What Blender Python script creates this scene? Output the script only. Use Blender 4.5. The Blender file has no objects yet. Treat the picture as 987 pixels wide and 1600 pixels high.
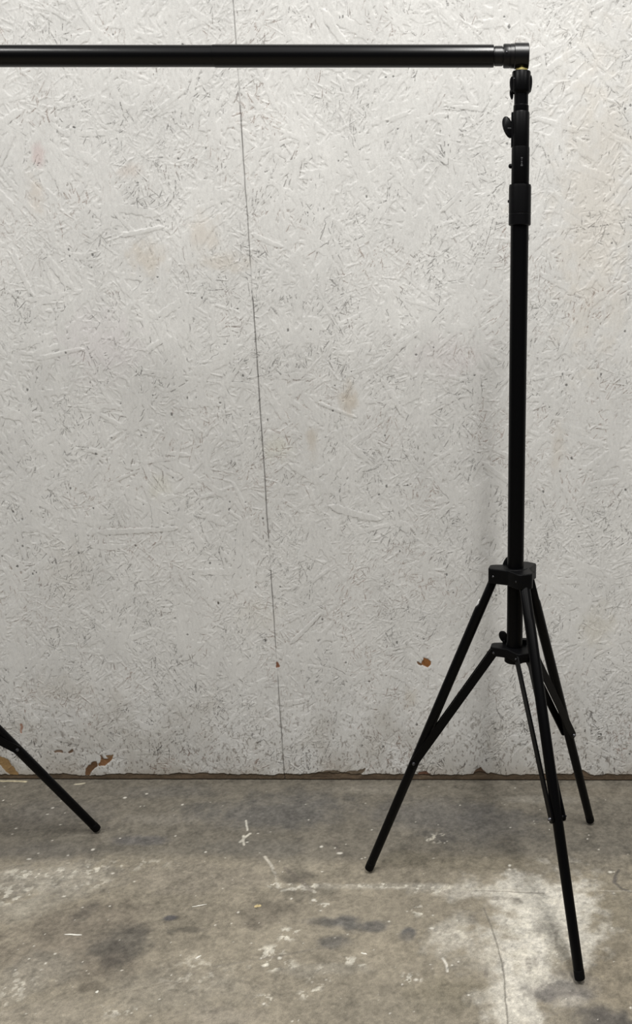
import bpy, bmesh, math, random
import numpy as np
from mathutils import Vector, Matrix

# ------------------------------------------------------------------ camera
S = bpy.context.scene
COL = S.collection
W, H = 987.0, 1600.0
F_PX, PITCH, ROLL, YAW = 1410.32, 0.297515, -0.004153, -0.013507
CAM = np.array([0.0, -2.62569, 1.45])
OX, OY = 236.17, 123.70          # principal point of the (cropped) photograph


def cam_axes():
    cy, sy = math.cos(YAW), math.sin(YAW)
    cp, sp = math.cos(PITCH), math.sin(PITCH)
    fwd = np.array([sy * cp, cy * cp, -sp])
    right = np.array([cy, -sy, 0.0])
    up = np.cross(right, fwd)
    cr, sr = math.cos(ROLL), math.sin(ROLL)
    return fwd, cr * right + sr * up, -sr * right + cr * up


FWD, RIGHT, UP = cam_axes()
cd = bpy.data.cameras.new('camera')
co = bpy.data.objects.new('camera', cd)
COL.objects.link(co)
M3 = Matrix([list(RIGHT), list(UP), list(-FWD)]).transposed()
co.matrix_world = Matrix.Translation(Vector(CAM)) @ M3.to_4x4()
cd.sensor_fit = 'VERTICAL'
cd.sensor_height = 24.0
cd.lens = F_PX / H * 24.0
cd.shift_x = -OX / H
cd.shift_y = OY / H
cd.clip_start = 0.05
S.camera = co

S.view_settings.view_transform = 'Standard'
S.view_settings.look = 'None'
S.view_settings.gamma = 1.0
S.view_settings.exposure = 0.0
try:
    S.view_settings.use_curve_mapping = False
except Exception:
    pass

# ------------------------------------------------------------------ light
wd = bpy.data.worlds.new('room_light')
S.world = wd
wd.use_nodes = True
bg = wd.node_tree.nodes['Background']
bg.inputs[0].default_value = (0.93, 0.96, 1.0, 1)
bg.inputs[1].default_value = 0.05


def area(name, loc, sx, sy, power, color=(1, 1, 1), rot=(0, 0, 0)):
    l = bpy.data.lights.new(name, 'AREA')
    l.shape = 'RECTANGLE'
    l.size, l.size_y = sx, sy
    l.energy = power
    l.color = color
    o = bpy.data.objects.new(name, l)
    o.location = loc
    o.rotation_euler = rot
    COL.objects.link(o)
    return o


WARM = (1.0, 0.985, 0.95)
area('ceiling_tube_light', (0.27, -2.0, 4.1), 0.17, 1.5, 116, WARM)
area('ceiling_tube_light', (-2.55, -2.2, 4.1), 1.5, 0.9, 104, WARM)
area('ceiling_tube_light', (2.6, -2.4, 4.1), 0.5, 1.5, 60, WARM)
area('ceiling_bounce', (-0.6, -3.2, 4.3), 6.0, 5.0, 68, (1.0, 0.985, 0.975))


# ------------------------------------------------------------------ pixel <-> world helpers (measuring only)
def ray(u, v):
    return FWD + (u - OX - W / 2) / F_PX * RIGHT - (v - OY - H / 2) / F_PX * UP


def on_floor(u, v, z=0.0):
    r = ray(u, v)
    return CAM + (z - CAM[2]) / r[2] * r


def on_wall(u, v):
    r = ray(u, v)
    return CAM + (0 - CAM[1]) / r[1] * r


# ------------------------------------------------------------------ materials
def mat(name):
    m = bpy.data.materials.new(name)
    m.use_nodes = True
    return m, m.node_tree.nodes, m.node_tree.links, m.node_tree.nodes['Principled BSDF']


def simple(name, col, rough, metal=0.0, bump=0.0, bscale=400, spec=0.5):
    m, n, l, b = mat(name)
    b.inputs['Roughness'].default_value = rough
    b.inputs['Metallic'].default_value = metal
    b.inputs['Specular IOR Level'].default_value = spec
    tc = n.new('ShaderNodeTexCoord')
    nz = n.new('ShaderNodeTexNoise')
    nz.inputs['Scale'].default_value = bscale
    nz.inputs['Detail'].default_value = 3
    l.new(tc.outputs['Object'], nz.inputs['Vector'])
    mx = n.new('ShaderNodeMix')
    mx.data_type = 'RGBA'
    mx.inputs[6].default_value = (col[0] * .85, col[1] * .85, col[2] * .85, 1)
    mx.inputs[7].default_value = (col[0] * 1.15, col[1] * 1.15, col[2] * 1.15, 1)
    l.new(nz.outputs['Fac'], mx.inputs[0])
    l.new(mx.outputs[2], b.inputs['Base Color'])
    if bump:
        bp = n.new('ShaderNodeBump')
        bp.inputs['Strength'].default_value = bump
        bp.inputs['Distance'].default_value = 0.0004
        l.new(nz.outputs['Fac'], bp.inputs['Height'])
        l.new(bp.outputs[0], b.inputs['Normal'])
    return m


BLACK = simple('black_satin_paint', (0.0016, 0.0016, 0.0019), 0.36, bump=0.08, bscale=900, spec=0.10)
TUBE = simple('black_tube_lacquer', (0.0016, 0.0016, 0.0019), 0.25, bump=0.04, bscale=900, spec=0.30)
FITTING = simple('black_cast_fitting', (0.0030, 0.0030, 0.0036), 0.34, bump=0.1, bscale=800, spec=0.38)
PLASTIC = simple('black_moulded_plastic', (0.0022, 0.0022, 0.0026), 0.42, bump=0.2, bscale=700, spec=0.11)
RUBBER = simple('black_rubber', (0.0020, 0.0020, 0.0021), 0.6, bump=0.2, spec=0.1)
STEEL = simple('dull_steel', (0.10, 0.10, 0.11), 0.38, metal=0.9)
BRASS = simple('yellow_brass', (0.80, 0.68, 0.25), 0.4, metal=0.35)
GLINT = simple('pale_glint', (0.75, 0.75, 0.74), 0.4)  # pale colour of the highlight put on the leg step
MARK = simple('faint_grey_print', (0.045, 0.047, 0.05), 0.6)
SPLINT = simple('white_painted_splinter', (0.72, 0.70, 0.63), 0.6, bump=0.3)
CRUMB = simple('yellow_wood_crumb', (0.52, 0.42, 0.22), 0.7, bump=0.3)


# ------------------------------------------------------------------ noise in numpy
def vnoise(x, y, scale, rng, n=257):
    g = rng.random((n, n)).astype(np.float32)
    fx = (x * scale) % (n - 1)
    fy = (y * scale) % (n - 1)
    ix = fx.astype(np.int32)
    iy = fy.astype(np.int32)
    tx = fx - ix
    ty = fy - iy
    tx = tx * tx * (3 - 2 * tx)
    ty = ty * ty * (3 - 2 * ty)
    a = g[iy, ix] * (1 - tx) + g[iy, ix + 1] * tx
    b = g[iy + 1, ix] * (1 - tx) + g[iy + 1, ix + 1] * tx
    return a * (1 - ty) + b * ty


def fbm(x, y, scale, rng, octs=5, gain=0.5):
    s = 0
    a = 1.0
    t = 0
    for _ in range(octs):
        c, d = math.cos(0.7 * _ + .3), math.sin(0.7 * _ + .3)
        s = s + a * vnoise(x * c - y * d + 13.7 * _ + 50, x * d + y * c + 7.1 * _ + 50, scale, rng)
        t += a
        a *= gain
        scale *= 2.03
    return s / t


def smooth(a, b, x):
    t = np.clip((x - a) / (b - a), 0, 1)
    return t * t * (3 - 2 * t)


def blur(a, r):
    for ax in (0, 1):
        for _ in range(2):
            p = np.pad(a, [(r + 1, r) if k == ax else (0, 0) for k in (0, 1)], mode='edge')
            c = np.cumsum(p, axis=ax, dtype=np.float64)
            n = a.shape[ax]
            hi = np.take(c, np.arange(2 * r + 1, 2 * r + 1 + n), axis=ax)
            lo = np.take(c, np.arange(0, n), axis=ax)
            a = ((hi - lo) / (2 * r + 1)).astype(np.float32)
    return a


def grid_mesh(name, P, cols, material, border=None):
    """P: (ny,nx,3) points, cols: (ny,nx,3) linear base colours; border: list of extra quads"""
    ny, nx = P.shape[:2]
    idx = np.arange(ny * nx, dtype=np.int32).reshape(ny, nx)
    q = np.stack([idx[:-1, :-1], idx[:-1, 1:], idx[1:, 1:], idx[1:, :-1]], -1).reshape(-1, 4)
    pts = P.reshape(-1, 3).astype(np.float32)
    cl = cols.reshape(-1, 3).astype(np.float32)
    if border:
        ex, ec, base = [], [], len(pts)
        qq = []
        for quad, c in border:
            qq.append([base + len(ex) + k for k in range(4)])
            ex += quad
            ec += [c] * 4
        pts = np.vstack([pts, np.array(ex, np.float32)])
        cl = np.vstack([cl, np.array(ec, np.float32)])
        q = np.vstack([q, np.array(qq, np.int32)])
    me = bpy.data.meshes.new(name)
    me.vertices.add(len(pts))
    me.vertices.foreach_set('co', pts.ravel())
    me.loops.add(q.size)
    me.loops.foreach_set('vertex_index', q.ravel())
    me.polygons.add(len(q))
    me.polygons.foreach_set('loop_start', np.arange(0, q.size, 4, dtype=np.int32))
    me.polygons.foreach_set('use_smooth', np.ones(len(q), bool))
    me.update(calc_edges=True)
    at = me.attributes.new('surface_colour', 'FLOAT_COLOR', 'POINT')
    at.data.foreach_set('color', np.hstack([cl, np.ones((len(cl), 1), np.float32)]).ravel())
    me.materials.append(material)
    o = bpy.data.objects.new(name, me)
    COL.objects.link(o)
    o['kind'] = 'structure'
    return o


def surf_mat(name, rough, var, layers, bump, bdist, spec=0.5):
    """attribute colour x several procedural noise layers (scale, detail, lo, hi)"""
    m, n, l, b = mat(name)
    at = n.new('ShaderNodeAttribute')
    at.attribute_name = 'surface_colour'
    tc = n.new('ShaderNodeTexCoord')
    cur = at.outputs['Color']
    hs = None
    for sc, det, lo, hi, st in layers:
        mp = n.new('ShaderNodeMapping')
        mp.inputs['Scale'].default_value = st
        l.new(tc.outputs['Object'], mp.inputs[0])
        nz = n.new('ShaderNodeTexNoise')
        nz.inputs['Scale'].default_value = sc
        nz.inputs['Detail'].default_value = det
        nz.inputs['Roughness'].default_value = 0.6
        l.new(mp.outputs[0], nz.inputs['Vector'])
        mr = n.new('ShaderNodeMapRange')
        mr.inputs['From Min'].default_value = 0.3
        mr.inputs['From Max'].default_value = 0.7
        mr.inputs['To Min'].default_value = lo
        mr.inputs['To Max'].default_value = hi
        l.new(nz.outputs['Fac'], mr.inputs['Value'])
        vm = n.new('ShaderNodeVectorMath')
        vm.operation = 'MULTIPLY'
        l.new(cur, vm.inputs[0])
        l.new(mr.outputs[0], vm.inputs[1])
        cur = vm.outputs[0]
        hs = nz.outputs['Fac']
    l.new(cur, b.inputs['Base Color'])
    b.inputs['Roughness'].default_value = rough
    b.inputs['Specular IOR Level'].default_value = spec
    bp = n.new('ShaderNodeBump')
    bp.inputs['Strength'].default_value = bump
    bp.inputs['Distance'].default_value = bdist
    l.new(hs, bp.inputs['Height'])
    l.new(bp.outputs[0], b.inputs['Normal'])
    return m


# ------------------------------------------------------------------ wall: white-painted strand board
def build_wall():
    rng = np.random.default_rng(11)
    X0, X1, Z0, Z1, D = -1.66, 0.60, 0.0, 2.30, 0.00145
    nx = int((X1 - X0) / D) + 1
    nz = int((Z1 - Z0) / D) + 1
    xs = X0 + np.arange(nx) * D
    zs = Z0 + np.arange(nz) * D
    X, Z = np.meshgrid(xs, zs)
    X = X.astype(np.float32)
    Z = Z.astype(np.float32)
    Hh = (rng.random((nz, nx)) * 0.1).astype(np.float32)
    An = np.full((nz, nx), -1, np.float32)   # grain direction of the strand on top
    Ed = np.zeros((nz, nx), np.float32)      # open seams along the strands

    def strand(cx, cz, L, w, ang, h0, tilt, wob=0.07, taper=0.0, edge=0.0):
        R = L / 2 + w
        i0, i1 = int((cx - R - X0) / D), int((cx + R - X0) / D) + 2
        j0, j1 = int((cz - R - Z0) / D), int((cz + R - Z0) / D) + 2
        i0, j0 = max(i0, 0), max(j0, 0)
        i1, j1 = min(i1, nx), min(j1, nz)
        if i1 <= i0 or j1 <= j0:
            return
        x = X[j0:j1, i0:i1] - cx
        z = Z[j0:j1, i0:i1] - cz
        c, s = math.cos(ang), math.sin(ang)
        a = x * c + z * s
        b = -x * s + z * c
        k = rng.random() * 6
        b = b + wob * w * np.sin(a / L * 5 + k)
        e = w / 2 * (1 - taper * (a / L + .5)) * (1 + .10 * np.sin(a * 260 + k))
        m = (np.abs(b) < e) & (np.abs(a) < L / 2 + w * .35 * np.sin(b / w * 7 + k))
        sub = Hh[j0:j1, i0:i1]
        grain = 0.05 * np.sin(b * (900 + 300 * k) + k)
        v = h0 + tilt * b / w + grain
        sub[m] = v[m]
        es = Ed[j0:j1, i0:i1]
        es[m] = 0
        if w > .006:
            An[j0:j1, i0:i1][m] = ang
        if edge > 0:
            for sd in (1, -1):
                q = edge * rng.random() ** 1.6
                if rng.random() < .45:
                    continue
                on = np.clip(1.2 * np.sin(a * rng.uniform(40, 260) + k) + rng.uniform(-.2, 1.0), 0, 1)
                ln = (sd * b > e - .0010) & (sd * b < e + .0009) & (np.abs(a) < L / 2)
                es[ln] = np.maximum(es[ln], (q * on)[ln])
                sub[ln] -= .35 * q

    def rang():
        # strands lie in every direction, a little more often steep
        return rng.choice([rng.normal(1.25, .55), rng.random() * math.pi])
    area_ = (X1 - X0) * (Z1 - Z0)
    for _ in range(int(3000 * area_)):
        strand(X0 + rng.random() * (X1 - X0), Z0 + rng.random() * (Z1 - Z0),
               rng.uniform(.02, .07), rng.uniform(.003, .010), rang(), rng.uniform(.0, .8), rng.uniform(-.35, .35), taper=rng.uniform(0, .7), edge=.8)
    cl = fbm(X, Z, 9, rng, 3)
    sl = fbm(X, Z, 14, rng, 2)
    # broad strands; fewer where the cluster noise is high, so the small slivers stay open there
    for _ in range(int(620 * area_)):
        cx, cz = X0 + rng.random() * (X1 - X0), Z0 + rng.random() * (Z1 - Z0)
        j, i = int((cz - Z0) / D), int((cx - X0) / D)
        if cl[min(j, nz - 1), min(i, nx - 1)] > .56:
            continue
        strand(cx, cz, rng.uniform(.05, .13), rng.uniform(.010, .030), rang(), rng.uniform(.55, .85), rng.uniform(-.10, .10), taper=rng.uniform(0, .4), edge=.55)
    for _ in range(int(6200 * area_)):
        cx, cz = X0 + rng.random() * (X1 - X0), Z0 + rng.random() * (Z1 - Z0)
        j, i = int((cz - Z0) / D), int((cx - X0) / D)
        if cl[min(j, nz - 1), min(i, nx - 1)] < rng.uniform(.40, .60) + (.045 if cx < -.635 else 0):
            continue
        an = An[min(j, nz - 1), min(i, nx - 1)]
        an = rang() if an < 0 or rng.random() < .22 else an + rng.normal(0, .16)
        strand(cx, cz, rng.uniform(.006, .034) * rng.choice([1, 1, 1.6]), rng.uniform(.0018, .0048), an, rng.uniform(.25, .95), rng.uniform(-.35, .35), taper=rng.uniform(0, .9), edge=1.15, wob=.05)
    # the long strands one can pick out
    for (u0, v0, u1, v1, wd_) in [(18, 392, 50, 462, 11), (583, 574, 652, 520, 9), (498, 630, 555, 652, 6), (517, 792, 590, 812, 15),
                                  (395, 368, 440, 386, 9), (155, 832, 275, 826, 12), (755, 725, 800, 757, 10), (190, 368, 255, 355, 8),
                                  (505, 20, 540, 70, 14), (455, 1005, 500, 960, 9), (330, 160, 340, 220, 7), (605, 190, 640, 175, 8),
                                  (690, 330, 720, 300, 8), (868, 560, 900, 500, 9), (880, 760, 910, 820, 10), (60, 560, 130, 545, 8)]:
        a, b = on_wall(u0, v0), on_wall(u1, v1)
        L = math.hypot(b[0] - a[0], b[2] - a[2])
        strand((a[0] + b[0]) / 2, (a[2] + b[2]) / 2, L, wd_ / 590, math.atan2(b[2] - a[2], b[0] - a[0]), 1.15, .25, .05, .3, edge=.8)

    Hs = .45 * Hh + .55 * blur(Hh, 1)                       # paint softens the edges
    loc = blur(Hs, 3)
    rec = np.clip(loc - Hs, 0, 1)          # how deep a pit is against what surrounds it
    spot = fbm(X, Z, 60, rng, 2)
    spot2 = fbm(X, Z, 22, rng, 3)
    # darker colour in the deeper pits and along open strand edges
    gap = .8 * smooth(.30, .46, rec + .16 * (spot - .5) + .22 * (spot2 - .55))
    gap = np.clip(np.maximum(gap, Ed * (.45 + 1.5 * smooth(.42, .62, spot2)) * (.55 + 1.0 * smooth(.3, .6, spot))), 0, 1)

    col = np.zeros((nz, nx, 3), np.float32)
    base = np.array([.612, .606, .588], np.float32)
    col[:] = base
    tone = fbm(X, Z, 3.0, rng, 4)
    col *= (1 + .16 * (tone - .5))[..., None]
    tone2 = fbm(X, Z * .35, 26, rng, 3)
    col *= (1 + .10 * (tone2 - .5))[..., None]
    fine = blur(rng.random((nz, nx)).astype(np.float32), 1)
    col *= (1 + .16 * (fine - .5))[..., None]

    def mix(mask, c):
        nonlocal col
        mask = np.clip(mask, 0, 1)[..., None]
        col = col * (1 - mask) + np.array(c, np.float32) * mask
    n1 = fbm(X, Z, 40, rng, 3)

    # tan and pinkish stains bleeding through the paint
    for (u, v, ru, rv, c, k) in [(543, 620, 14, 26, (.42, .34, .24), .45), (487, 690, 10, 24, (.42, .35, .26), .40), (320, 365, 22, 24, (.50, .43, .35), .35),
                                 (230, 405, 26, 24, (.50, .43, .34), .40), (350, 410, 40, 14, (.48, .42, .34), .35), (55, 300, 12, 30, (.52, .44, .36), .35),
                                 (60, 245, 10, 14, (.50, .34, .33), .4), (205, 268, 18, 10, (.50, .42, .36), .35), (435, 700, 24, 18, (.55, .54, .42), .3),
                                 (250, 760, 20, 20, (.56, .54, .42), .25), (110, 900, 40, 60, (.50, .47, .42), .2), (870, 700, 12, 40, (.50, .44, .36), .3),
                                 (640, 1090, 12, 18, (.42, .36, .26), .3), (800, 330, 14, 8, (.5, .45, .38), .2), (95, 1080, 70, 30, (.45, .41, .35), .25),
                                 (700, 560, 60, 30, (.62, .58, .58), .4), (160, 540, 60, 50, (.62, .58, .59), .4), (930, 980, 30, 40, (.50, .46, .36), .3),
                                 (930, 330, 60, 200, (.60, .56, .50), .5), (400, 960, 40, 30, (.5, .47, .40), .2)]:
        c0 = on_wall(u, v)
        r = np.sqrt(((X - c0[0]) / (ru / 590)) ** 2 + ((Z - c0[2]) / (rv / 560)) ** 2)
        mix(smooth(1.5, .2, r + 1.4 * (n1 - .5)) * k, c)
    # grime creeping up from the floor
    g = fbm(X, Z, 11, rng, 4)
    mix(smooth(.30, .0, Z + .5 * (g - .5)) * .38, (.33, .30, .25))
    mix(smooth(.08, .0, Z + .15 * (g - .5)) * .35, (.27, .22, .16))
    sp = fbm(X, Z * .55, 150, rng, 3, .7)
    mix(smooth(.60, .72, sp + .10 * (g - .5)) * smooth(.50, .02, Z) * .62, (.15, .125, .10))
    mix(smooth(.68, .80, sp) * .15, (.20, .17, .15))
    # pores, with rust-tinted ones among them
    hue = fbm(X, Z, 7, rng, 3)
    pc = np.array([.055, .050, .046], np.float32) * (1 - smooth(.5, .65, hue))[..., None] + np.array([.19, .12, .09], np.float32) * smooth(.5, .65, hue)[..., None]
    low = .62 + .25 * smooth(.5, 0, Z)
    gm = (gap * low)[..., None]
    col = col * (1 - gm) + pc * gm
    # scattered knot-like dark specks
    for _ in range(300):
        u, v = rng.uniform(0, 987), rng.uniform(0, 1200) ** 1.0
        if rng.random() > .35 + .65 * v / 1200:
            continue
        c0 = on_wall(u, v)
        rr = rng.uniform(.0015, .0034)
        i, j = int((c0[0] - X0) / D), int((c0[2] - Z0) / D)
        i0, i1, j0, j1 = max(i - 5, 0), min(i + 6, nx), max(j - 5, 0), min(j + 6, nz)
        if i1 <= i0 or j1 <= j0:
            continue
        m = np.hypot(X[j0:j1, i0:i1] - c0[0], (Z[j0:j1, i0:i1] - c0[2]) * rng.uniform(.5, 1.3)) < rr
        col[j0:j1, i0:i1][m] = col[j0:j1, i0:i1][m] * .35
        Hs[j0:j1, i0:i1][m] -= .5
    c0 = on_wall(341, 942)
    mix(smooth(.0045, .002, np.hypot(X - c0[0], (Z - c0[2]) * .7)), (.10, .09, .08))

    # chips torn out of the board: bare wood
    def poly_mask(pts):
        m = np.zeros(X.shape, bool)
        q = [on_wall(*p) for p in pts]
        q = [(p[0], p[2]) for p in q]
        xsq = [p[0] for p in q]
        zsq = [p[1] for p in q]
        i0 = max(int((min(xsq) - .01 - X0) / D), 0)
        i1 = min(int((max(xsq) + .01 - X0) / D), nx)
        j0 = max(int((min(zsq) - .01 - Z0) / D), 0)
        j1 = min(int((max(zsq) + .01 - Z0) / D), nz)
        xx = X[j0:j1, i0:i1] + .016 * (spot2[j0:j1, i0:i1] - .5) + .010 * (spot[j0:j1, i0:i1] - .5)
        zz = Z[j0:j1, i0:i1] + .016 * (n1[j0:j1, i0:i1] - .5)
        ins = np.zeros(xx.shape, bool)
        for k in range(len(q)):
            (xa, za), (xb, zb) = q[k], q[k - 1]
            cond = ((za > zz) != (zb > zz)) & (xx < (xb - xa) * (zz - za) / ((zb - za) or 1e-9) + xa)
            ins ^= cond
        m[j0:j1, i0:i1] = ins
        return m
    chips = [([(-60, 1150), (-2, 1180), (12, 1186), (30, 1214), (16, 1216), (-3, 1193), (-60, 1172)], (.27, .17, .075), .8),
             ([(134, 1212), (136, 1199), (142, 1189), (150, 1188), (150, 1197), (144, 1204), (142, 1212)], (.125, .066, .032), 1.2),
             ([(150, 1194), (158, 1186), (168, 1184), (178, 1179), (172, 1190), (162, 1197), (152, 1198)], (.20, .10, .045), 1.2),
             ([(153, 1177), (158, 1180), (161, 1187), (157, 1187)], (.16, .09, .05), 1.0),
             ([(165, 1180), (180, 1177), (178, 1180), (167, 1184)], (.20, .12, .06), 1.0),
             ([(106, 1174), (114, 1170), (118, 1176), (108, 1178)], (.14, .09, .06), 1.0),
             ([(82, 1172), (98, 1174), (100, 1178), (84, 1176)], (.2, .14, .1), .8),
             ([(658, 1027), (665, 1031), (671, 1034), (671, 1039), (664, 1043), (657, 1040), (656, 1035)], (.23, .095, .028), 1.6),
             ([(649, 1032), (653, 1033), (658, 1039), (656, 1041), (652, 1037)], (.14, .075, .035), 1.2),
             ([(432, 1032), (436, 1034), (437, 1042), (433, 1043)], (.22, .10, .06), .8),
             ([(30, 1130), (33, 1131), (36, 1146), (33, 1147)], (.33, .2, .15), .5),
             ([(486, 1216), (500, 1204), (512, 1202), (530, 1206), (560, 1204), (572, 1198), (571, 1206), (560, 1216)], (.13, .10, .07), .8),
             ([(738, 1212), (744, 1203), (752, 1199), (760, 1206), (764, 1213)], (.09, .055, .035), 1.0),
             ([(654, 1212), (656, 1206), (668, 1206), (676, 1214)], (.11, .055, .035), 1.0)]
    for pts, c, dep in chips:
        m = poly_mask(pts).astype(np.float32)
        mm = blur(m, 1)
        v = (.75 + .5 * spot)[..., None]
        w = smooth(.35, .65, mm)[..., None]
        col = col * (1 - w) + np.array(c, np.float32) * v * w
        Hs = Hs - dep * mm
    # ragged unpainted foot of the board
    rx = on_wall(0, 1218)
    edge_h = .0200 + .014 * (fbm(X, X * 0, 9, rng, 4) - .5) + .010 * (fbm(X, X * 0, 45, rng, 3) - .5)
    for (u, r_, hh) in [(757, 22, .014), (640, 14, .004), (590, 30, .006), (905, 12, .018), (520, 40, .006), (860, 40, .005), (960, 40, .006)]:
        edge_h = edge_h + hh * np.exp(-((X - on_wall(u, 1218)[0]) / (r_ / 480)) ** 2) * (.4 + 1.2 * n1)
    bm_ = smooth(.001, -.001, Z - edge_h)
    wood = np.array([.100, .071, .046], np.float32) * (.55 + .9 * fbm(X * .3, Z, 90, rng, 3))[..., None]
    col = col * (1 - bm_[..., None]) + wood * bm_[..., None]
    Hs = Hs - 2.0 * bm_ + .5 * bm_ * spot
    dark0 = smooth(.0035, .001, Z)
    mix(dark0 * .6, (.02, .016, .012))
    Hs = Hs - 2.0 * dark0

    # the joint between two boards
    sxw = -0.6337 + 0.00434 * Z / 1.0 * 1.0
    sxw = sxw + .0012 * (fbm(X * 0, Z, 14, rng, 3) - .5) * 2
    wv = .00075 + .0012 * (fbm(X * 0 + 3, Z, 6, rng, 3) - .45)
    sm = smooth(wv + .0012, wv - .0004, np.abs(X - sxw))
    brk = smooth(.30, .42, fbm(X * 0 + 9, Z, 8, rng, 3))
    brk = np.where((Z > 1.985) & (Z < 2.06), .25, brk)
    sm = sm * (.25 + .6 * brk)
    mix(sm * .9, (.045, .040, .035))
    Hs = Hs - 2.2 * sm
    # panel lips roll off towards the joint
    Hs = Hs - .35 * np.exp(-((X - sxw) / .006) ** 2)

    warp = fbm(X, Z, 1.5, rng, 2)
    Y = -(Hs * .0014) - .004 * (warp - .5) + .0
    # fade relief out at the rim so the outer board joins flush
    P = np.stack([X, Y, Z], -1)
    bc = tuple(base * .97)
    yb = 0.0005
    e = 5.0
    XE, ZE = float(xs[-1]), float(zs[-1])
    border = [([(-e, yb, Z0), (X0, yb, Z0), (X0, yb, ZE), (-e, yb, ZE)], bc),
              ([(XE, yb, Z0), (e, yb, Z0), (e, yb, ZE), (XE, yb, ZE)], bc),
              ([(-e, yb, ZE), (e, yb, ZE), (e, yb, 4.4), (-e, yb, 4.4)], bc)]
    wm = surf_mat('white_painted_strand_board', .48, 0,
                  [(5, 3, .95, 1.04, (1, 1, 1)), (160, 3, .93, 1.05, (1, 1, .35)), (420, 2, .92, 1.06, (1, 1, 1))], .35, .0006, .4)
    o = grid_mesh('wall_back', P, col, wm, border)
    return o


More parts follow.
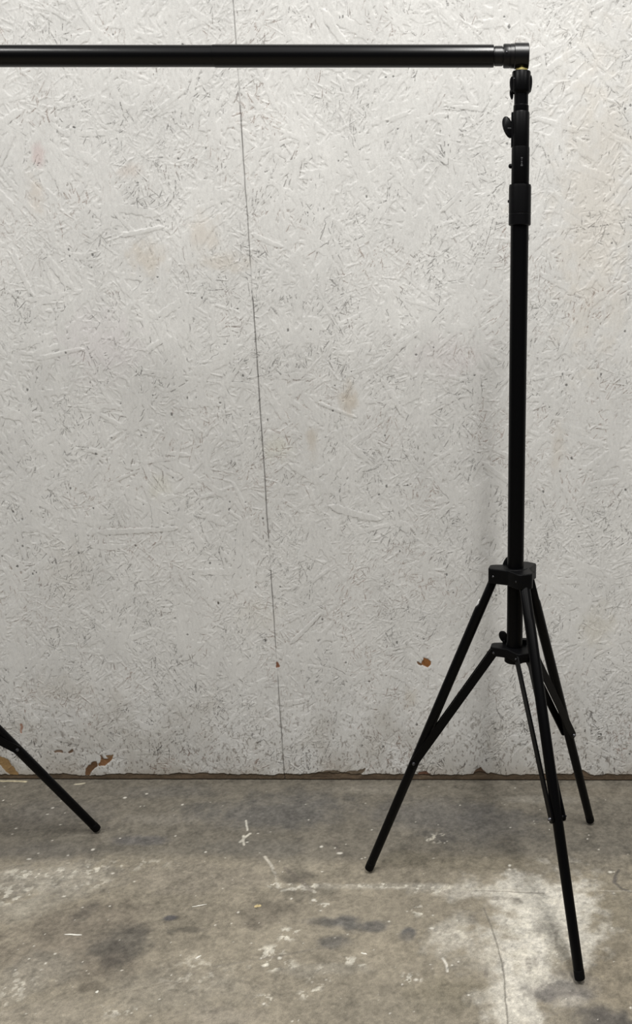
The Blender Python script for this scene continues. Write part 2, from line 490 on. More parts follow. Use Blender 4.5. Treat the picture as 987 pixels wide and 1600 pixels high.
# ------------------------------------------------------------------ floor: worn concrete
def build_floor():
    rng = np.random.default_rng(5)
    X0, X1, Y0, Y1, D = -1.78, 0.75, -1.62, 0.012, 0.0024
    nx = int((X1 - X0) / D) + 1
    ny = int((Y1 - Y0) / D) + 1
    xs = X0 + np.arange(nx) * D
    ys = Y0 + np.arange(ny) * D
    X, Y = np.meshgrid(xs, ys)
    X = X.astype(np.float32)
    Y = Y.astype(np.float32)
    nA = fbm(X, Y, 2.2, rng, 5)
    nA = .5 + 1.5 * (nA - .5)
    nB = fbm(X, Y, 9, rng, 5)
    nC = fbm(X, Y, 35, rng, 4)
    nD = fbm(X, Y, 110, rng, 3, .7)
    wx = .10 * (fbm(X, Y, 5, rng, 4) - .5)
    wy = .10 * (fbm(X, Y, 5, rng, 4) - .5)
    ux = .035 * (fbm(X, Y, 18, rng, 4) - .5)
    uy = .035 * (fbm(X, Y, 18, rng, 4) - .5)
    col = np.zeros((ny, nx, 3), np.float32)
    base = np.array([.212, .187, .144], np.float32)
    col[:] = base
    col *= (1 + .34 * (nA - .5) * 2 * .6 + .50 * (nB - .5) + .45 * (nC - .5) + .80 * (nD - .5))[..., None]

    def mix(mask, c):
        nonlocal col
        mask = np.clip(mask, 0, 1)[..., None]
        tex = (1 + .7 * (nC - .5) + .9 * (nD - .5))[..., None]
        col = col * (1 - mask) + np.array(c, np.float32) * tex * mask

    def blob(u, v, ru, rv, c, k, ang=0, soft=.6, warp=1.5, rough=.45):
        p = on_floor(u, v)
        s = F_PX / float(np.dot(p - CAM, FWD))
        rx = ru / s
        q = on_floor(u, v + rv)
        ry = abs(q[1] - p[1])
        dx = X + warp * (wx + ux) * min(1, rx / .1) - p[0]
        dy = Y + warp * (wy + uy) * min(1, ry / .1) - p[1]
        ca, sa = math.cos(ang), math.sin(ang)
        r = np.sqrt(((dx * ca + dy * sa) / rx) ** 2 + ((-dx * sa + dy * ca) / ry) ** 2)
        m = smooth(1 + soft, max(1 - soft, 0), r + rough * (nC - .5) * 2)
        mix(m * k, c)

    # darker, smoother grey strip that runs along the wall
    band = smooth(-.47, -.40, Y + .10 * (nA - .5) + .05 * (nB - .5))
    mix(band * .80, (.118, .107, .088))
    for (u, v, ru, rv, c, k) in [
            (420, 1268, 110, 22, (.105, .103, .102), .55), (660, 1275, 90, 22, (.115, .110, .104), .55), (80, 1275, 90, 22, (.135, .125, .112), .45),
            (760, 1290, 70, 26, (.105, .102, .100), .50), (60, 1330, 80, 12, (.12, .112, .102), .4), (210, 1312, 45, 7, (.10, .098, .105), .5),
            (390, 1325, 70, 12, (.13, .122, .108), .4), (880, 1330, 90, 30, (.125, .114, .095), .45), (940, 1240, 60, 12, (.15, .13, .1), .5),
            (850, 1250, 60, 6, (.30, .28, .24), .35), (560, 1235, 70, 8, (.24, .22, .185), .35), (270, 1235, 60, 9, (.11, .105, .098), .4),
            (255, 1280, 60, 8, (.24, .22, .19), .3), (720, 1215, 90, 10, (.10, .09, .07), .4)]:
        blob(u, v, ru, rv, c, k)
    # large tonal patches further out
    for (u, v, ru, rv, c, k) in [
            (60, 1375, 100, 28, (0.290, 0.266, 0.222), .55), (35, 1420, 60, 22, (0.273, 0.252, 0.209), .45), (300, 1370, 120, 22, (0.220, 0.195, 0.157), .4),
            (110, 1450, 95, 50, (0.154, 0.133, 0.103), .55), (458, 1368, 20, 11, (.115, .102, .082), .7), (130, 1480, 100, 60, (.165, .142, .112), .45), (165, 1510, 75, 40, (0.141, 0.121, 0.094), .55), (190, 1475, 45, 30, (0.088, 0.080, 0.068), .60),
            (172, 1500, 20, 14, (0.075, 0.065, 0.054), .55), (135, 1425, 14, 20, (0.106, 0.093, 0.077), .5), (150, 1545, 22, 10, (0.088, 0.075, 0.057), .5),
            (60, 1520, 60, 45, (0.238, 0.217, 0.178), .45), (60, 1590, 110, 22, (0.238, 0.212, 0.170), .4), (300, 1540, 110, 40, (0.220, 0.199, 0.161), .4),
            (420, 1430, 45, 20, (0.136, 0.119, 0.094), .5), (395, 1443, 22, 9, (0.114, 0.099, 0.078), .5), (480, 1395, 40, 14, (0.132, 0.119, 0.094), .45),
            (538, 1444, 28, 11, (0.092, 0.089, 0.085), .65), (582, 1447, 20, 9, (0.097, 0.092, 0.087), .62), (635, 1456, 14, 12, (0.092, 0.089, 0.087), .68),
            (520, 1472, 22, 9, (0.101, 0.095, 0.087), .6), (500, 1440, 24, 6, (0.106, 0.097, 0.085), .5), (610, 1480, 60, 22, (0.238, 0.208, 0.157), .35),
            (700, 1550, 70, 40, (0.176, 0.155, 0.111), .45), (600, 1580, 120, 30, (0.194, 0.173, 0.135), .35), (930, 1420, 50, 50, (0.189, 0.165, 0.120), .5),
            (960, 1520, 50, 60, (0.176, 0.150, 0.109), .5), (740, 1350, 90, 14, (0.150, 0.131, 0.096), .45), (640, 1340, 50, 12, (0.158, 0.140, 0.104), .4),
            (265, 1433, 10, 5, (0.062, 0.060, 0.063), .7), (268, 1455, 8, 3, (0.070, 0.064, 0.052), .5), (300, 1452, 24, 4, (0.088, 0.078, 0.063), .5),
            (450, 1350, 60, 14, (0.238, 0.212, 0.165), .4), (500, 1515, 50, 10, (0.255, 0.235, 0.196), .35), (580, 1385, 120, 5, (0.317, 0.292, 0.244), .40),
            (350, 1590, 60, 14, (0.238, 0.212, 0.174), .4)]:
        blob(u, v, ru, rv, c, min(.92, k * 1.3), soft=.45)
    # pale dusty patch rubbed into the concrete around the front foot
    pale = (.57, .54, .475)
    for (u, v, ru, rv, k) in [(845, 1425, 75, 62, .62), (790, 1400, 70, 28, .52), (845, 1500, 45, 70, .55), (800, 1560, 36, 60, .55), (775, 1480, 46, 36, .34),
                              (700, 1460, 30, 24, .34), (690, 1395, 50, 10, .25), (905, 1440, 34, 34, .38), (830, 1430, 30, 36, .45), (860, 1490, 30, 26, .3), (815, 1590, 34, 30, .4), (912, 1480, 14, 24, .35)]:
        blob(u, v, ru, rv, pale, min(1, k * 1.25), rough=.8)
    for (u, v, ru, rv, c, k) in [
            (862, 1452, 26, 12, (.20, .185, .155), .55), (872, 1492, 14, 24, (.19, .17, .13), .55), (861, 1556, 18, 14, (.115, .104, .092), .95),
            (890, 1548, 46, 14, (.16, .148, .135), .80), (940, 1596, 40, 26, (.085, .077, .068), .95), (905, 1530, 40, 14, (.20, .185, .165), .45),
            (805, 1410, 9, 5, (.13, .115, .095), .6), (827, 1505, 5, 14, (.19, .17, .145), .5), (838, 1505, 4, 10, (.19, .17, .145), .5), (700, 1500, 60, 10, (.20, .178, .138), .45),
            (736, 1438, 8, 6, (.12, .108, .09), .5), (759, 1516, 5, 8, (.10, .088, .075), .6), (650, 1410, 5, 10, (.14, .125, .1), .4),
            (775, 1404, 30, 3, (.20, .18, .15), .5), (895, 1565, 20, 10, (.42, .39, .34), .45)]:
        blob(u, v, ru, rv, c, k, rough=.5)

    # flaky whitish mineral deposits
    def flecks(u, v, ru, rv, k, thr=.56):
        p = on_floor(u, v)
        s = F_PX / float(np.dot(p - CAM, FWD))
        ry = abs(on_floor(u, v + rv)[1] - p[1])
        r = np.sqrt(((X + ux - p[0]) / (ru / s)) ** 2 + ((Y + uy - p[1]) / ry) ** 2)
        mix(smooth(1.3, .3, r) * smooth(thr - .02, thr + .05, nC2) * min(1, k * 1.3), (.50, .47, .40))
    nC2 = fbm(X, Y, 60, rng, 4, .65)
    for a in [(430, 1510, 40, 10, .8), (420, 1490, 25, 14, .7), (500, 1525, 20, 22, .7), (450, 1460, 16, 14, .8), (412, 1563, 14, 8, .9), (480, 1552, 22, 12, .6),
              (605, 1385, 90, 5, .9), (655, 1420, 14, 12, .8), (645, 1530, 16, 14, .8), (550, 1503, 26, 8, .7), (50, 1365, 50, 10, .9), (130, 1362, 50, 8, .6),
              (20, 1395, 40, 20, .7), (120, 1380, 60, 12, .4), (470, 1385, 40, 6, .8), (700, 1460, 30, 20, .6), (830, 1470, 60, 90, .5), (30, 1540, 30, 40, .4), (680, 1390, 40, 8, .8),
              (300, 1520, 60, 30, .3), (430, 1380, 14, 6, .9), (500, 1415, 24, 5, .8), (190, 1580, 30, 12, .5), (680, 1308, 16, 8, .8), (190, 1350, 90, 10, .35)]:
        flecks(*a)
    # line marks: (points in the photograph, half width mm, colour, strength)
    Yr = Y

    def line(pts, w, c, k, broken=0.):
        m = np.zeros(X.shape, np.float32)
        q = [on_floor(*p) for p in pts]
        for a, b in zip(q[:-1], q[1:]):
            d = np.array([b[0] - a[0], b[1] - a[1]])
            L2 = float(d @ d) + 1e-12
            i0 = max(int((min(a[0], b[0]) - .03 - X0) / D), 0)
            i1 = min(int((max(a[0], b[0]) + .03 - X0) / D), nx)
            j0 = max(int((min(a[1], b[1]) - .03 - Y0) / D), 0)
            j1 = min(int((max(a[1], b[1]) + .03 - Y0) / D), ny)
            if i1 <= i0 or j1 <= j0:
                continue
            xx = X[j0:j1, i0:i1] + .25 * ux[j0:j1, i0:i1]
            yy = Y[j0:j1, i0:i1] + .25 * uy[j0:j1, i0:i1]
            t = np.clip(((xx - a[0]) * d[0] + (yy - a[1]) * d[1]) / L2, 0, 1)
            r = np.hypot(xx - a[0] - t * d[0], yy - a[1] - t * d[1])
            m[j0:j1, i0:i1] = np.maximum(m[j0:j1, i0:i1], smooth(w + .0025, w * .5, r))
        if broken:
            m = m * smooth(.5 - broken * .2, .62, nC2 + .1)
        mix(np.clip(m * k * 1.5, 0, .95), c)
        return m
    for pts, w, c, k, br in [
            ([(755, 1419), (766, 1445), (776, 1472), (783, 1500), (787, 1530), (790, 1570), (793, 1600)], .0008, (.13, .12, .10), .55, 0),
            ([(742, 1392), (790, 1393), (850, 1396)], .0007, (.20, .18, .15), .55, 0),
            ([(987, 1393), (972, 1388), (961, 1379), (961, 1366), (966, 1358)], .0030, (.10, .09, .075), .75, 0),
            ([(962, 1370), (960, 1378)], .006, (.09, .08, .07), .5, 0),
            ([(413, 1339), (424, 1352), (431, 1370), (436, 1385)], .0035, (.42, .39, .33), .7, .3),
            ([(435, 1385), (450, 1389), (478, 1388), (492, 1394)], .0035, (.44, .41, .35), .7, .4),
            ([(440, 1390), (470, 1384), (488, 1392)], .0025, (.46, .43, .37), .6, .3),
            ([(445, 1357), (475, 1380), (485, 1392)], .007, (.14, .122, .10), .5, 0),
            ([(385, 1282), (386, 1298)], .0015, (.50, .48, .42), .8, 0),
            ([(376, 1315), (383, 1308), (390, 1303)], .0035, (.52, .49, .42), .8, 0),
            ([(380, 1306), (381, 1320)], .0022, (.52, .49, .42), .7, 0),
            ([(691, 1497), (698, 1507), (700, 1518)], .0018, (.55, .52, .46), .8, 0),
            ([(668, 1312), (680, 1306), (690, 1303)], .0065, (.48, .45, .38), .8, .2),
            ([(520, 1310), (530, 1330)], .0015, (.14, .12, .10), .6, 0),
            ([(0, 1220), (40, 1221)], .004, (.50, .44, .30), .7, 0),
            ([(118, 1225), (130, 1224)], .004, (.46, .42, .32), .7, 0),
            ([(560, 1386), (987, 1392)], .0016, (.40, .37, .31), .4, .6),
            ([(330, 1510), (430, 1495), (500, 1480)], .003, (.16, .145, .12), .35, .5),
            
            ([(330, 1440), (360, 1428), (440, 1420), (460, 1400)], .003, (.15, .13, .10), .35, .2),
            ([(160, 1555), (220, 1545), (260, 1535), (330, 1538)], .002, (.15, .13, .10), .4, .2),
            ([(870, 1452), (868, 1480), (885, 1520)], .003, (.2, .18, .15), .3, .2)]:
        line(pts, w, c, k, br)
    # bright paint specks and small dark pits, each where the floor shows one
    specks = [(195, 1246, 5), (82, 1262, 4), (74, 1272, 3), (5, 1250, 3), (145, 1327, 5), (60, 1333, 3), (45, 1342, 3), (274, 1306, 4), (321, 1331, 4), (210, 1377, 4),
              (25, 1294, 3), (176, 1364, 3), (523, 1325, 4), (530, 1333, 6), (676, 1430, 4), (796, 1352, 8), (796, 1358, 5), (408, 1497, 6), (437, 1497, 6), (490, 1406, 7),
              (372, 1425, 4), (336, 1445, 5), (985, 1574, 5), (71, 1505, 4), (53, 1478, 4), (86, 1490, 3), (412, 1568, 6), (650, 1531, 7), (674, 1450, 4), (797, 1293, 3),
              (229, 1240, 4), (285, 1257, 5), (482, 1281, 3), (502, 1323, 6), (858, 1296, 3), (935, 1327, 3), (953, 1362, 5), (455, 1404, 5), (348, 1388, 3), (100, 1400, 3)]
    allsp = [(u, v, r / 2, 1) for u, v, r in specks]
    for _ in range(420):
        allsp.append((rng.uniform(-60, 1020), rng.uniform(1222, 1600), rng.uniform(.4, 1.0), rng.choice([0, 1], p=[.55, .45])))
    for u, v, r, wht in allsp:
        p = on_floor(u, v)
        rr = r / (F_PX / float(np.dot(p - CAM, FWD)))
        i, j = int((p[0] - X0) / D), int((p[1] - Y0) / D)
        i0, i1, j0, j1 = max(i - 6, 0), min(i + 7, nx), max(j - 6, 0), min(j + 7, ny)
        if i1 <= i0 or j1 <= j0:
            continue
        st = rng.uniform(.6, 1.5)
        dd = np.hypot((X[j0:j1, i0:i1] - p[0]) * st, Y[j0:j1, i0:i1] - p[1]) + .004 * (nC[j0:j1, i0:i1] - .5)
        m = smooth(rr + .0016, rr * .5, dd)[..., None] * (.8 if wht else .5)
        c = np.array([.62, .59, .52] if wht else [.09, .08, .068], np.float32)
        col[j0:j1, i0:i1] = col[j0:j1, i0:i1] * (1 - m) + c * m
    Zv = .0018 * (nA - .5) + .0010 * (nB - .5) + .0006 * (nC - .5)
    Zv = Zv * smooth(.012, -.05, Y) - .0006
    P = np.stack([X, Y, Zv], -1)
    e = 5.0
    zb = -.0012
    XE, YE = float(xs[-1]), float(ys[-1])
    bc = tuple(base)
    border = [([(-e, -6, zb), (e, -6, zb), (e, Y0, zb), (-e, Y0, zb)], bc),
              ([(-e, Y0, zb), (X0, Y0, zb), (X0, YE, zb), (-e, YE, zb)], bc),
              ([(XE, Y0, zb), (e, Y0, zb), (e, YE, zb), (XE, YE, zb)], bc)]
    fm = surf_mat('worn_concrete', .62, 0,
                  [(2.2, 5, .90, 1.10, (1, 1, 1)), (22, 8, .95, 1.05, (1, 1, 1)), (110, 5, .90, 1.10, (1, 1, 1)), (420, 3, .78, 1.22, (1, 1, 1))], .5, .0008, .35)
    return grid_mesh('floor', P, col, fm, border)


build_wall()
build_floor()


# ------------------------------------------------------------------ object helpers
def empty(name, loc, label, cat, group=None, rz=0):
    o = bpy.data.objects.new(name, None)
    o.empty_display_size = .1
    o.location = loc
    o.rotation_euler = (0, 0, rz)
    o['label'] = label
    o['category'] = cat
    if group:
        o['group'] = group
    COL.objects.link(o)
    return o


def link(name, bm, m, parent=None, smooth_=True, bevel=0.0, label=None):
    me = bpy.data.meshes.new(name)
    bmesh.ops.recalc_face_normals(bm, faces=bm.faces)
    bm.to_mesh(me)
    bm.free()
    me.materials.append(m)
    o = bpy.data.objects.new(name, me)
    COL.objects.link(o)
    if parent:
        o.parent = parent
    if smooth_:
        for p in me.polygons:
            p.use_smooth = True
        try:
            me.set_sharp_from_angle(angle=math.radians(35))
        except Exception:
            pass
    if bevel:
        b = o.modifiers.new('bevel', 'BEVEL')
        b.width = bevel
        b.segments = 3
        b.limit_method = 'ANGLE'
        b.angle_limit = math.radians(35)
    if label:
        o['label'] = label
    return o


def frame(a, b, up=Vector((0, 0, 1))):
    d = (Vector(b) - Vector(a)).normalized()
    if abs(d.dot(up)) > .999:
        up = Vector((1, 0, 0))
    x = up.cross(d).normalized()
    y = d.cross(x).normalized()
    return x, y, d


def lathe_axis(bm, a, b, prof, seg=40, squash=(1, 1), side=None):
    """rings along a->b; prof: list of (distance from a, radius)"""
    a = Vector(a)
    x, y, d = frame(a, b, side or Vector((0, 0, 1)))
    rings = []
    for t, r in prof:
        ring = []
        for k in range(seg):
            an = 2 * math.pi * k / seg
            ring.append(bm.verts.new(a + d * t + x * (r * squash[0] * math.cos(an)) + y * (r * squash[1] * math.sin(an))))
        rings.append(ring)
    for r0, r1 in zip(rings[:-1], rings[1:]):
        for k in range(seg):
            bm.faces.new((r0[k], r0[(k + 1) % seg], r1[(k + 1) % seg], r1[k]))
    bm.faces.new(rings[0][::-1])
    bm.faces.new(rings[-1])


def cyl_prof(L, r, ch=.0008):
    return [(0, r - ch), (ch, r), (L - ch, r), (L, r - ch)]


def prism(bm, pts, z0, z1):
    lo = [bm.verts.new((p[0], p[1], z0)) for p in pts]
    hi = [bm.verts.new((p[0], p[1], z1)) for p in pts]
    n = len(pts)
    bm.faces.new(lo[::-1])
    bm.faces.new(hi)
    for k in range(n):
        bm.faces.new((lo[k], lo[(k + 1) % n], hi[(k + 1) % n], hi[k]))


def y_outline(az, hw, rad, cr, notch):
    """three-armed bracket outline seen from above; hw: arm half width, rad: arm reach, cr: corner cut, notch: web radius"""
    pts = []
    az = sorted(az)
    for k in range(3):
        a = az[k]
        e = Vector((math.cos(a), math.sin(a)))
        t = Vector((-e.y, e.x))
        # web point before the arm
        pts.append(e * math.cos(math.pi / 3) * 0 + (Vector((math.cos(a - math.pi / 3), math.sin(a - math.pi / 3))) * notch))
        pts += [e * (rad - cr) - t * hw, e * rad - t * (hw - cr), e * rad + t * (hw - cr), e * (rad - cr) + t * hw]
    return pts


def wing(bm, c, out, along, L, w, th):
    """flat oval thumb paddle centred c, long axis 'along', thin axis 'out' x 'along'"""
    c = Vector(c)
    A = Vector(along).normalized()
    O = Vector(out).normalized()
    N = A.cross(O).normalized()
    seg = 28
    rows = []
    for z, s in ((-1, .80), (-.6, .96), (0, 1.0), (.6, .96), (1, .80)):
        rows.append([bm.verts.new(c + A * (L / 2 * s * math.cos(2 * math.pi * k / seg)) + O * (w / 2 * s * math.sin(2 * math.pi * k / seg) * (1 + .15 * math.cos(2 * math.pi * k / seg))) + N * (th / 2 * z)) for k in range(seg)])
    for r0, r1 in zip(rows[:-1], rows[1:]):
        for k in range(seg):
            bm.faces.new((r0[k], r0[(k + 1) % seg], r1[(k + 1) % seg], r1[k]))
    bm.faces.new(rows[0][::-1])
    bm.faces.new(rows[-1])


LEG_L = 0.9116      # pivot to foot
BR_L = 0.378        # brace length
TOPZ = 1.9488       # crossbar axis height


def build_stand(loc, a0, R, label, knob=True):
    root = empty('backdrop_stand', loc, label, 'stand', 'tripod stands of the backdrop frame')
    r1, r2 = .0505, .049
    z1 = .008 + math.sqrt(LEG_L ** 2 - (R - r1) ** 2)
    rJ = r1 + .6 * (R - r1)
    zJ = z1 + .6 * (.008 - z1)
    z2 = zJ + math.sqrt(BR_L ** 2 - (rJ - r2) ** 2)
    az = [a0 + math.pi, a0 + math.pi / 3, a0 - math.pi / 3]
    V = Vector

    # --- telescoping column, bottom to top
    def col_part(name, prof, m=BLACK, seg=48, par=root):
        bm = bmesh.new()
        lathe_axis(bm, (0, 0, 0), (0, 0, 1), prof, seg)
        return link(name, bm, m, par)
    col_part('main_tube', [(z2 - .022, .0178), (z2 - .020, .0193), (1.640, .0193), (1.641, .0185)])
    clampo = col_part('lower_clamp', [(1.630, .0215), (1.6315, .0236), (1.652, .0236), (1.6525, .0232), (1.654, .0232), (1.6545, .0236), (1.7035, .0236), (1.7095, .0226), (1.7098, .0186)], PLASTIC)
    mid = col_part('middle_clamp', [(1.708, .0180), (1.709, .0187), (1.7775, .0187), (1.7815, .0182), (1.782, .0172)], PLASTIC)
    up = col_part('upper_clamp', [(1.780, .0170), (1.7815, .01765), (1.845, .01765), (1.8475, .0165)], PLASTIC)
    col_part('top_collar', [(1.846, .0155), (1.8475, .0158), (1.8585, .0158), (1.860, .0146)])
    col_part('top_tube', [(1.855, .01445), (1.893, .01445)])
    ad = col_part('top_socket', [(1.8800, .0150), (1.8815, .0165), (1.8845, .0187), (1.886, .0190), (1.9195, .0190), (1.9210, .0180), (1.9212, .008)])
    # side lugs and small knobs on the camera-left side of the column
    bm = bmesh.new()
    prism(bm, [(-.0198, -.004), (-.0198, .012), (-.010, .014), (-.010, -.006)], 1.782, 1.8465)
    link('clamp_lug', bm, PLASTIC, up, bevel=.001)
    bm = bmesh.new()
    A = V((-.28, .06, 1)).normalized()
    wing(bm, (-.0268, .004, 1.8195), V((-1, 0, -.28)), A, .043, .0200, .011)
    lathe_axis(bm, (-.012, .004, 1.815), (-1, .004, 1.815), cyl_prof(.016, .0065), 20)
    link('thumb_knob', bm, PLASTIC, up)
    bm = bmesh.new()
    lathe_axis(bm, (-.014, .003, 1.746), (-1, .003, 1.746), [(0, .0042), (.006, .0048), (.0085, .0044), (.0102, .0028), (.0108, .001)], 20)
    link('lock_screw', bm, BLACK, mid)
    bm = bmesh.new()
    lathe_axis(bm, (-.018, .004, 1.678), (-1, .004, 1.678), [(0, .0034), (.0058, .0034), (.0072, .0022), (.0078, .0008)], 20)
    link('lock_screw', bm, BLACK, clampo)
    # faint vertical lettering worn off the middle clamp: specks only
    bm = bmesh.new()
    for k, (z, w, h_) in enumerate([(1.7585, .0018, .0012), (1.7548, .0008, .0008), (1.7512, .0014, .0010), (1.7475, .0012, .0010), (1.7445, .0022, .0014)]):
        th = math.radians(-84)
        c = V((.01875 * math.cos(th), .01875 * math.sin(th), z))
        t = V((-math.sin(th), math.cos(th), 0))
        q = [c - t * w - V((0, 0, h_)), c + t * w - V((0, 0, h_)), c + t * w + V((0, 0, h_)), c - t * w + V((0, 0, h_))]
        n = V((math.cos(th), math.sin(th), 0)) * .0002
        vs = [bm.verts.new(p) for p in q] + [bm.verts.new(p + n) for p in q]
        bm.faces.new(vs[4:])
        bm.faces.new(vs[:4][::-1])
        for i in range(4):
            bm.faces.new((vs[i], vs[(i + 1) % 4], vs[4 + (i + 1) % 4], vs[4 + i]))
    link('worn_print', bm, MARK, mid, smooth_=False, label='faint grey worn lettering')
    # clamp jaws with screw on the top socket
    bm = bmesh.new()
    wing(bm, (-.0188, .002, 1.897), V((-1, 0, -.1)), V((-.04, 0, 1)), .032, .010, .012)
    wing(bm, (-.0195, .006, 1.881), V((-1, 0, 0)), V((-.08, 0, 1)), .020, .008, .008)
    link('thumb_knob', bm, PLASTIC, ad)
    bm = bmesh.new()
    wing(bm, (.0185, .002, 1.899), V((1, 0, 0)), V((.02, 0, 1)), .032, .0075, .012)
    link('clamp_jaw', bm, PLASTIC, ad)
    bm = bmesh.new()
    lathe_axis(bm, (-.0145, -.0122, 1.9055), (-.9, -.75, 1.9055), [(0, .0016), (.0022, .0014), (.0026, .0006)], 12)
    link('screw_head', bm, STEEL, ad)

    # --- upper bracket that carries the legs
    bm = bmesh.new()
    prism(bm, y_outline(az, .0195, .0635, .006, .033), z1 - .015, z1 + .022)
    hub = link('leg_bracket', bm, PLASTIC, root, bevel=.0025)
    bm = bmesh.new()
    lathe_axis(bm, (0, 0, z1 + .016), (0, 0, 9), [(0, .0300), (.005, .0295), (.007, .0280)], 40)
    link('bracket_collar', bm, PLASTIC, hub)
    bm = bmesh.new()
    n = V((-.022, .024, 0))
    wing(bm, n + V((0, .006, z1 + .024)), V((-.8, .5, -.3)), V((.35, .1, 1)), .036, .016, .006)
    link('thumb_knob', bm, PLASTIC, hub)
    # --- lower bracket that carries the braces
    bm = bmesh.new()
    prism(bm, y_outline(az, .0175, .0580, .006, .030), z2 - .009, z2 + .014)
    hub2 = link('brace_bracket', bm, PLASTIC, root, bevel=.002)
    bm = bmesh.new()
    lathe_axis(bm, (0, 0, z2 - .026), (0, 0, 9), [(0, .0225), (.002, .0245), (.017, .0245)], 40)
    link('bottom_cap', bm, PLASTIC, hub2)
    bm = bmesh.new()
    wing(bm, (-.0262, .018, z2 + .031), V((-.9, .2, -.25)), V((-.35, .0, 1)), .033, .021, .008)
    lathe_axis(bm, (-.0235, .018, z2 + .005), (-.0255, .018, z2 + .03), cyl_prof(.018, .0045), 16)
    link('thumb_knob', bm, PLASTIC, hub2)
    bm = bmesh.new()
    prism(bm, [(.016, .012), (.030, .010), (.032, .026), (.018, .028)], z2 - .005, z2 + .026)
    link('clamp_lug', bm, PLASTIC, hub2, bevel=.002)

    for k in range(3):
        a = az[k]
        e = V((math.cos(a), math.sin(a), 0))
        t = V((-e.y, e.x, 0))
        P1 = e * r1 + V((0, 0, z1))
        P2 = e * R + V((0, 0, .0098))
        d = (P2 - P1).normalized()
        L = (P2 - P1).length
        ra = .0128
        bm = bmesh.new()
        st = .088
        lathe_axis(bm, P1 - d * .006, P2, [(0, .0100), (.004, ra), (st, ra), (st + .010, ra), (L * .55, ra * .98), (L + .006 - .020, .0118), (L + .006 - .018, .0116)], 36)
        nrm = t.cross(d).normalized()
        if nrm.z < 0:
            nrm = -nrm
        for v in bm.verts:                      # the outer face is cut back near the hinge
            w = v.co - P1
            if w.dot(d) < st and w.dot(nrm) > 0:
                v.co -= nrm * w.dot(nrm) * .34
        leg = link('leg', bm, BLACK, root)
        # end cap with rounded tip, resting on the floor
        bm = bmesh.new()
        tip = P2
        rc = .0122
        prof = [(0, rc - .001), (.001, rc), (.017, rc)] + [(.0185 + .0055 * math.sin(q), rc - .0050 * (1 - math.cos(q))) for q in [.4, .8, 1.2, 1.5]]
        lathe_axis(bm, tip - d * .022, tip, prof, 36)
        low = min(v.co.z for v in bm.verts)
        cap = link('end_cap', bm, RUBBER, leg)
        cap['floor_gap'] = 0.0
        del cap['floor_gap']
        global LOWEST
        LOWEST = low
        if k == 0:  # added pale sliver: the bright highlight at the leg step, made as a piece
            bm = bmesh.new()
            o_ = V((0, 0, 1)).cross(t).normalized()
            nrm = t.cross(d).normalized()
            if nrm.z < 0:
                nrm = -nrm
            c = P1 + d * (st - .006) + nrm * .0104
            wing(bm, c - t * .006, nrm, d, .021, .0052, .011)
            link('step_glint', bm, GLINT, leg, label='small pale sliver standing in for a highlight on the outer side of the leg')
        # bolts
        for base_, par, rr in ((P1 + V((0, 0, .003)), hub, .0195),):
            for s in (-1, 1):
                bm = bmesh.new()
                lathe_axis(bm, base_ + t * s * (rr - .002), base_ + t * s * 1, [(0, .0030), (.0032, .0029), (.0042, .0016)], 16)
                link('bolt', bm, STEEL, par)
        # brace: a pair of flat bars either side of the leg
        B1 = e * r2 + V((0, 0, z2))
        J = P1.lerp(P2, .6)
        bd = (J - B1).normalized()
        BL = (J - B1).length
        up_ = t.cross(bd).normalized()
        hw = .0105
        off = .0155
        for s in (-1, 1):
            bm = bmesh.new()
            pts = []
            for q in range(9):
                an = math.pi / 2 + math.pi * q / 8
                pts.append((hw * math.cos(an), hw * math.sin(an)))
            for q in range(9):
                an = -math.pi / 2 + math.pi * q / 8
                pts.append((BL + hw * math.cos(an), hw * math.sin(an)))
            lo = [bm.verts.new(B1 + bd * p + up_ * w + t * (s * off - .0022)) for p, w in pts]
            hi = [bm.verts.new(B1 + bd * p + up_ * w + t * (s * off + .0022)) for p, w in pts]
            bm.faces.new(lo[::-1])
            bm.faces.new(hi)
            n_ = len(pts)
            for q in range(n_):
                bm.faces.new((lo[q], lo[(q + 1) % n_], hi[(q + 1) % n_], hi[q]))
            br = link('brace', bm, BLACK, root, bevel=.0006)
            bm = bmesh.new()
            lathe_axis(bm, J + t * s * .0105, J + t * s * 1, [(0, .0046), (.003, .0046), (.003, .0046)], 18)
            lathe_axis(bm, J + t * s * (off + .0015), J + t * s * 1, [(0, .0048), (.0025, .0044), (.0045, .0030), (.0060, .0028)], 16)
            link('bolt', bm, STEEL, br)
            bm = bmesh.new()
            lathe_axis(bm, B1 + t * s * (off + .0015), B1 + t * s * 1, [(0, .0030), (.0022, .0028), (.0030, .0016)], 16)
            link('bolt', bm, STEEL, br)
    return root


build_stand((0.0867, -0.5627, 0), -0.15199, .3904, 'black tripod light stand with braced legs under the right end of the crossbar')
# the other stand stands outside the left edge; one splayed leg reaches into the picture
sl = 0.02938
qx = -1.5083
st2 = build_stand((qx, -0.5627 + sl * (qx - .0867), 0), math.radians(37.4 - 180), .490, 'black tripod stand at the left edge, only one splayed leg reaching in')


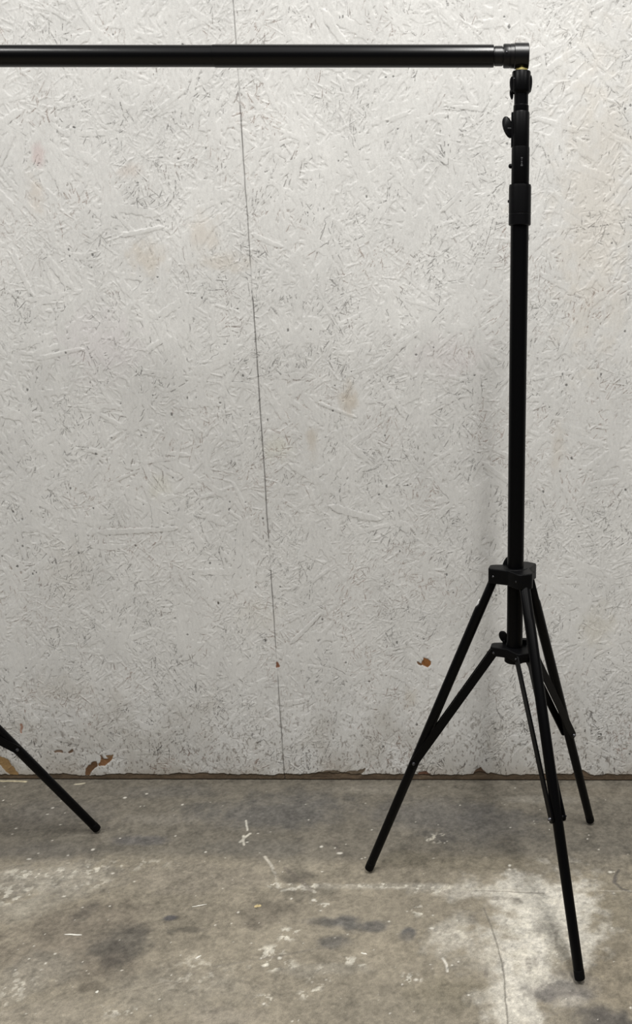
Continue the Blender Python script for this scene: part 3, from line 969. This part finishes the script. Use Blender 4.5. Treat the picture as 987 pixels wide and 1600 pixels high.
# ------------------------------------------------------------------ crossbar
def build_crossbar():
    px, py = .0867, -.5627
    d = Vector((qx - px, sl * (qx - px), 0)).normalized()
    L = math.hypot(qx - px, sl * (qx - px))
    root = empty('crossbar', (px, py, TOPZ), 'long horizontal black telescopic tube spanning the two stands', 'crossbar')
    V = Vector

    def seg(name, a, b, r0, m=TUBE, r1=None, par=root, label=None, ch=.001):
        bm = bmesh.new()
        r1 = r1 or r0
        lathe_axis(bm, d * a, d * b, [(0, r0 - ch), (ch, r0), (b - a - ch, r1), (b - a, r1 - ch)], 48)
        return link(name, bm, m, par, label=label)
    seg('outer_tube', .0565, .620, .0204)
    seg('inner_tube', .617, 1.10, .0196)
    seg('outer_tube', 1.098, L - .0565, .0204)
    for s0, flip in ((0, 1), (L, -1)):
        def P(t):
            return d * (s0 + flip * t)

        def sg(name, a, b, prof, m, par=root, lab=None):
            bm = bmesh.new()
            lathe_axis(bm, P(a), P(b), prof, 48)
            return link(name, bm, m, par, label=lab)
        sg('tube_ferrule', .036, .060, [(0, .0150), (.0008, .0166), (.003, .0166), (.0035, .0180), (.018, .0180), (.0185, .0172), (.0205, .0172), (.022, .0180), (.024, .0180)], FITTING)
        el = sg('elbow_joint', -.0142, .0, [(0, .0215), (.0012, .0235), (.0285, .0235), (.0295, .0222), (.037, .0219), (.0375, .0212), (.0385, .0212), (.039, .0217), (.0495, .0217), (.0515, .0205)], FITTING)
        bm = bmesh.new()
        c = P(0)
        lathe_axis(bm, V((c.x, c.y, -.0265)), V((c.x, c.y, 0)), [(0, .0135), (.0036, .0135), (.0042, .0120), (.008, .0100), (.014, .0100)], 6)
        link('stud', bm, BRASS, el, smooth_=False, label='yellow brass stud under the elbow')
        bm = bmesh.new()
        q = P(.0310) + V((0, -.0212, .002))
        lathe_axis(bm, q, q + V((0, -1, 0)), [(0, .0018), (.0014, .0015), (.0018, .0006)], 14)
        link('screw_head', bm, STEEL, el)


build_crossbar()


# ------------------------------------------------------------------ splinters lying on the concrete
def splinter(name, u0, v0, u1, v1, w, m, label, cat, lift=.0):
    a = on_floor(u0, v0)
    b = on_floor(u1, v1)
    c = (a + b) / 2
    L = math.hypot(b[0] - a[0], b[1] - a[1])
    ang = math.atan2(b[1] - a[1], b[0] - a[0])
    rnd = random.Random(int(u0 * 7 + v0))
    bm = bmesh.new()
    n = 7
    lo, hi = [], []
    top = []
    for k in range(n + 1):
        t = k / n
        ww = w / 2 * (math.sin(math.pi * (.08 + .84 * t)) ** .5) * rnd.uniform(.75, 1.1)
        x = (t - .5) * L
        oy = rnd.uniform(-.1, .1) * w
        h_ = w * .45 * math.sin(math.pi * (.15 + .7 * t))
        lo.append(bm.verts.new((x, oy - ww, 0)))
        hi.append(bm.verts.new((x, oy + ww, 0)))
        top.append(bm.verts.new((x, oy + ww * rnd.uniform(-.3, .3), h_)))
    for k in range(n):
        bm.faces.new((lo[k], lo[k + 1], top[k + 1], top[k]))
        bm.faces.new((top[k], top[k + 1], hi[k + 1], hi[k]))
        bm.faces.new((hi[k], hi[k + 1], lo[k + 1], lo[k]))
    bm.faces.new((lo[0], top[0], hi[0]))
    bm.faces.new((lo[n], hi[n], top[n]))
    o = link(name, bm, m, None, smooth_=False)
    o.location = (c[0], c[1], .0002)
    o.rotation_euler = (0, 0, ang)
    o['label'] = label
    o['category'] = cat
    return o


splinter('wood_splinter', 101, 1460, 128, 1461, .0050, SPLINT, 'long flat white splinter on the floor, below the leg at the left edge', 'splinter')
splinter('wood_splinter', 300, 1417, 323, 1413, .0032, SPLINT, 'thin curved white splinter on the concrete, left of the middle', 'splinter')
splinter('wood_splinter', 305, 1498, 314, 1493, .0050, SPLINT, 'short stubby white splinter below the thin curved one', 'splinter')
splinter('wood_splinter', 564, 1489, 573, 1491, .0045, SPLINT, 'small white chip on the floor, left of the pale dusty patch', 'splinter')
splinter('wood_splinter', 150, 1552, 153, 1548, .0065, SPLINT, 'tiny bright white chip nearest the bottom left corner', 'splinter')
splinter('wood_crumb', 397, 1417, 408, 1415, .0100, CRUMB, 'yellowish wood crumb on the floor beside a dark stain', 'wood crumb')
